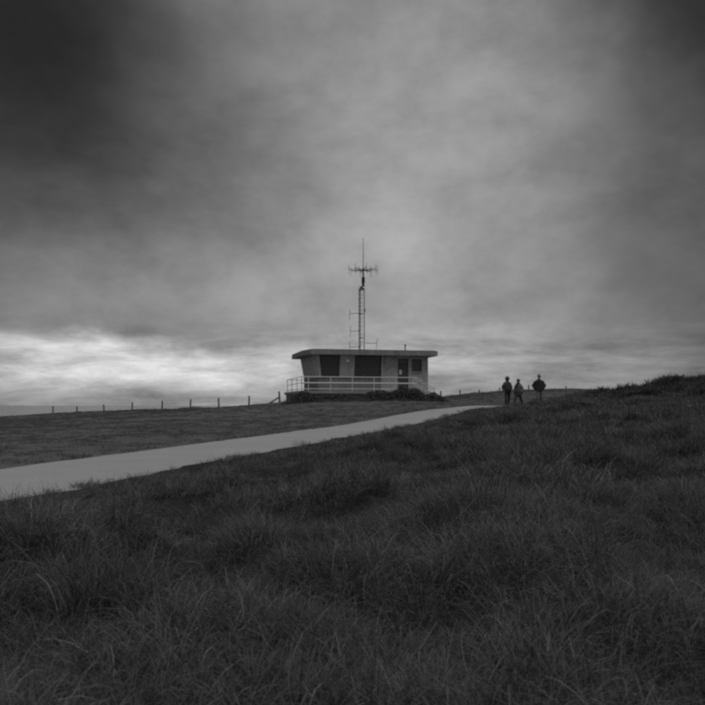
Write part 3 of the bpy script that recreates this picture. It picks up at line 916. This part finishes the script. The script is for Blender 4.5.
def person(loc, rz, label, H=1.74, hemk=1.0, coat='dark', legs_='darker', stride=.0, bulk=1.0, hem=.80, elbow=.10, hat=None, scarf=None, hair='hair'):
    s = H / 1.74
    o = tag(empty('person', loc, rz), label, 'person', None)
    S = lambda x, y, z: (x * s, y * s, z * s)
    # +y is the direction the figure faces
    n, e = {}, []
    n['pelvis'] = (S(0, 0, .95), .155 * s, .115 * s)
    n['waist'] = (S(0, 0, 1.10), .14 * s, .105 * s)
    n['chest'] = (S(0, .0, 1.32), .165 * s, .115 * s)
    n['neck0'] = (S(0, .0, 1.47), .065 * s, .06 * s)
    n['neck1'] = (S(0, .02, 1.53), .055 * s, .055 * s)
    n['jaw'] = (S(0, .04, 1.575), .062 * s, .075 * s)
    n['head'] = (S(0, .03, 1.65), .078 * s, .098 * s)
    n['crown'] = (S(0, .02, 1.70), .06 * s, .075 * s)
    e += [('pelvis', 'waist'), ('waist', 'chest'), ('chest', 'neck0'), ('neck0', 'neck1'), ('neck1', 'jaw'), ('jaw', 'head'), ('head', 'crown')]
    arms = {}
    for sd, q in (('l', -1), ('r', 1)):
        fwd = stride * q
        n['hip' + sd] = (S(q * .10, 0, .90), .098 * s, .098 * s)
        n['knee' + sd] = (S(q * .105, fwd * .24 + .05, .50), .066 * s, .066 * s)
        n['shin' + sd] = (S(q * .105, fwd * .36 - .02, .32), .056 * s, .06 * s)
        lift = .05 * max(0, -fwd)
        n['ankle' + sd] = (S(q * .11, fwd * .46 - .03, .10 + lift), .042 * s, .045 * s)
        n['heel' + sd] = (S(q * .11, fwd * .46 - .05, .045 + lift), .043 * s, .043 * s)
        n['toe' + sd] = (S(q * .125, fwd * .46 + .16, .038), .045 * s, .036 * s)
        e += [('pelvis', 'hip' + sd), ('hip' + sd, 'knee' + sd), ('knee' + sd, 'shin' + sd), ('shin' + sd, 'ankle' + sd), ('ankle' + sd, 'heel' + sd), ('heel' + sd, 'toe' + sd)]
        sh_ = S(q * .185, 0, 1.40); el = S(q * (.235 + elbow), -.08, 1.13); wr = S(q * .215, .10, .95); pa = S(q * .195, .13, .88)
        arms[sd] = (sh_, el, wr)
        n['sh' + sd] = (sh_, .062 * s, .062 * s); n['el' + sd] = (el, .046 * s, .046 * s); n['wr' + sd] = (wr, .03 * s, .034 * s); n['pa' + sd] = (pa, .022 * s, .04 * s)
        e += [('chest', 'sh' + sd), ('sh' + sd, 'el' + sd), ('el' + sd, 'wr' + sd), ('wr' + sd, 'pa' + sd)]
    body = link('body', skin_mesh('body', n, e, 'pelvis'), None, o)
    for k_ in ('skin', legs_, 'boot'): body.data.materials.append(PM[k_])
    for p__ in body.data.polygons:
        z_ = p__.center.z / s; xx = abs(p__.center.x / s)
        p__.material_index = 2 if z_ < .10 else (1 if (z_ < 1.44 and not (.8 < z_ < 1.0 and xx > .2)) else 0)
    # fingers, curled into the pockets
    for sd, q in (('l', -1), ('r', 1)):
        fm = MB(); pa = Vector(n['pa' + sd][0])
        for k_ in range(4):
            st = pa + Vector((0, (-.030 + .02 * k_) * s, -.02 * s)); L_ = (.07, .08, .075, .06)[k_] * s
            fm.tube([st, st + Vector((-q * .008, .006, -L_ * .55)), st + Vector((-q * .03, .012, -L_ * .95))], [.0095 * s, .0085 * s, .006 * s], 6)
        fm.tube([pa + Vector((0, .03 * s, .015 * s)), pa + Vector((-q * .01, .06 * s, -.01 * s)), pa + Vector((-q * .02, .07 * s, -.04 * s))], [.011 * s, .010 * s, .007 * s], 6)
        fm.build('fingers', PM['skin'], body, smooth=True)
    # face
    fm = MB(); hc = Vector(n['head'][0])
    fm.hexa([hc + Vector(v) * s for v in ((-.014, .085, -.03), (.014, .085, -.03), (.012, .118, -.028), (-.012, .118, -.028), (-.007, .088, .02), (.007, .088, .02), (.005, .096, .02), (-.005, .096, .02))])
    fm.build('nose', PM['skin'], body, .004)
    for q in (-1, 1):
        em = MB(); ellip(em, hc + Vector((q * .03, .089, .01)) * s, (.013 * s, .008 * s, .008 * s), 8, 5); em.build('eye', PM['hair'], body, smooth=True)
        em = MB(); ellip(em, hc + Vector((q * .08, .0, -.01)) * s, (.012 * s, .02 * s, .033 * s), 8, 6); em.build('ear', PM['skin'], body, smooth=True)
    em = MB(); ellip(em, hc + Vector((0, .088, -.052)) * s, (.024 * s, .008 * s, .006 * s), 8, 5); em.build('mouth', PM['mid'], body, smooth=True)
    # hair or hat
    hm_ = MB()
    if hat == 'hood':
        ellip(hm_, hc + Vector((0, -.028, .0)) * s, (.130 * s, .128 * s, .150 * s), 16, 9, -.95, 1.0)
        hm_.build('hood', PM[coat], o, smooth=True)
    elif hat == 'beanie':
        ellip(hm_, hc + Vector((0, -.012, .025)) * s, (.103 * s, .118 * s, .115 * s), 16, 7, -.05, .98)
        hm_.tube([hc + Vector((0, -.02, .12)) * s, hc + Vector((0, -.02, .155)) * s, hc + Vector((0, -.02, .185)) * s], [.05 * s, .04 * s, .012 * s], 10)
        hm_.build('hat', PM['mid'], o, smooth=True)
    else:
        ellip(hm_, hc + Vector((0, -.03, .015)) * s, (.108 * s, .115 * s, .125 * s), 16, 9, -.9, 1.0)
        hm_.build('hair', PM[hair], o, smooth=True)
    # coat
    c = {}
    c['hem'] = (S(0, -.0, hem), .20 * s * (.5 + .5 * bulk) * hemk, .165 * s * (.5 + .5 * bulk) * hemk)
    c['hip'] = (S(0, -.0, max(hem + .08, .95)), .195 * s * bulk * hemk, .155 * s * (.5 + .5 * bulk) * hemk)
    c['mid'] = (S(0, -.01, 1.14), .185 * s * bulk, .150 * s * (.5 + .5 * bulk))
    c['chest'] = (S(0, -.01, 1.31), .19 * s * (.72 + .28 * bulk), .150 * s * (.72 + .28 * bulk))
    c['coll'] = (S(0, -.005, 1.45), .135 * s, .115 * s)
    c['top'] = (S(0, .0, 1.535), .10 * s, .10 * s)
    ce = [('hem', 'hip'), ('hip', 'mid'), ('mid', 'chest'), ('chest', 'coll'), ('coll', 'top')]
    for sd, q in (('l', -1), ('r', 1)):
        sh_, el, wr = arms[sd]
        c['s' + sd] = (S(q * .175, -.005, 1.355), .082 * s * (.8 + .2 * bulk), .085 * s * (.8 + .2 * bulk))
        c['e' + sd] = (el, .074 * s * (.5 + .5 * bulk), .074 * s * (.5 + .5 * bulk)); c['w' + sd] = (wr, .055 * s, .055 * s)
        ce += [('chest', 's' + sd), ('s' + sd, 'e' + sd), ('e' + sd, 'w' + sd)]
    link('coat', skin_mesh('coat', c, ce, 'mid'), PM[coat], o)
    if scarf:
        sm = MB(); ring = []
        for k_ in range(13):
            a = 2 * math.pi * k_ / 12
            ring.append(S(.10 * math.cos(a), .09 * math.sin(a) + .01, 1.49 + .015 * math.sin(a * 2)))
        sm.tube(ring, .038 * s, 7)
        sm.tube([S(.03, .11, 1.47), S(.04, .16, 1.38), S(.035, .175, 1.25)], [.04 * s, .04 * s, .035 * s], 7)
        sm.build('scarf', PM[scarf], o, smooth=True)
    return o


def stand(x_, d):
    X = (x_ - 352.5) / F * d
    return (X, d, th(X, d) + .015)
FACE = R(180)
person(stand(507.3, 44.8), FACE + R(8), 'walker in a dark hooded jacket and dark trousers, hands in pockets', 1.81, 1.0, 'dark', 'darker', .25, 1.2, .78, .03, 'hood')
person(stand(518.3, 45.3), FACE + R(-38), 'walker in a paler open-necked coat with dark scarf, mid stride', 1.70, 1.0, 'mid', 'darker', .85, 1.28, .62, .03, None, 'darker')
person(stand(539.0, 46.0), FACE + R(-6), 'walker in a bulky round dark jacket, pale trousers and pointed hat', 1.84, .8, 'darker', 'light', .3, 1.75, .90, .12, 'beanie')
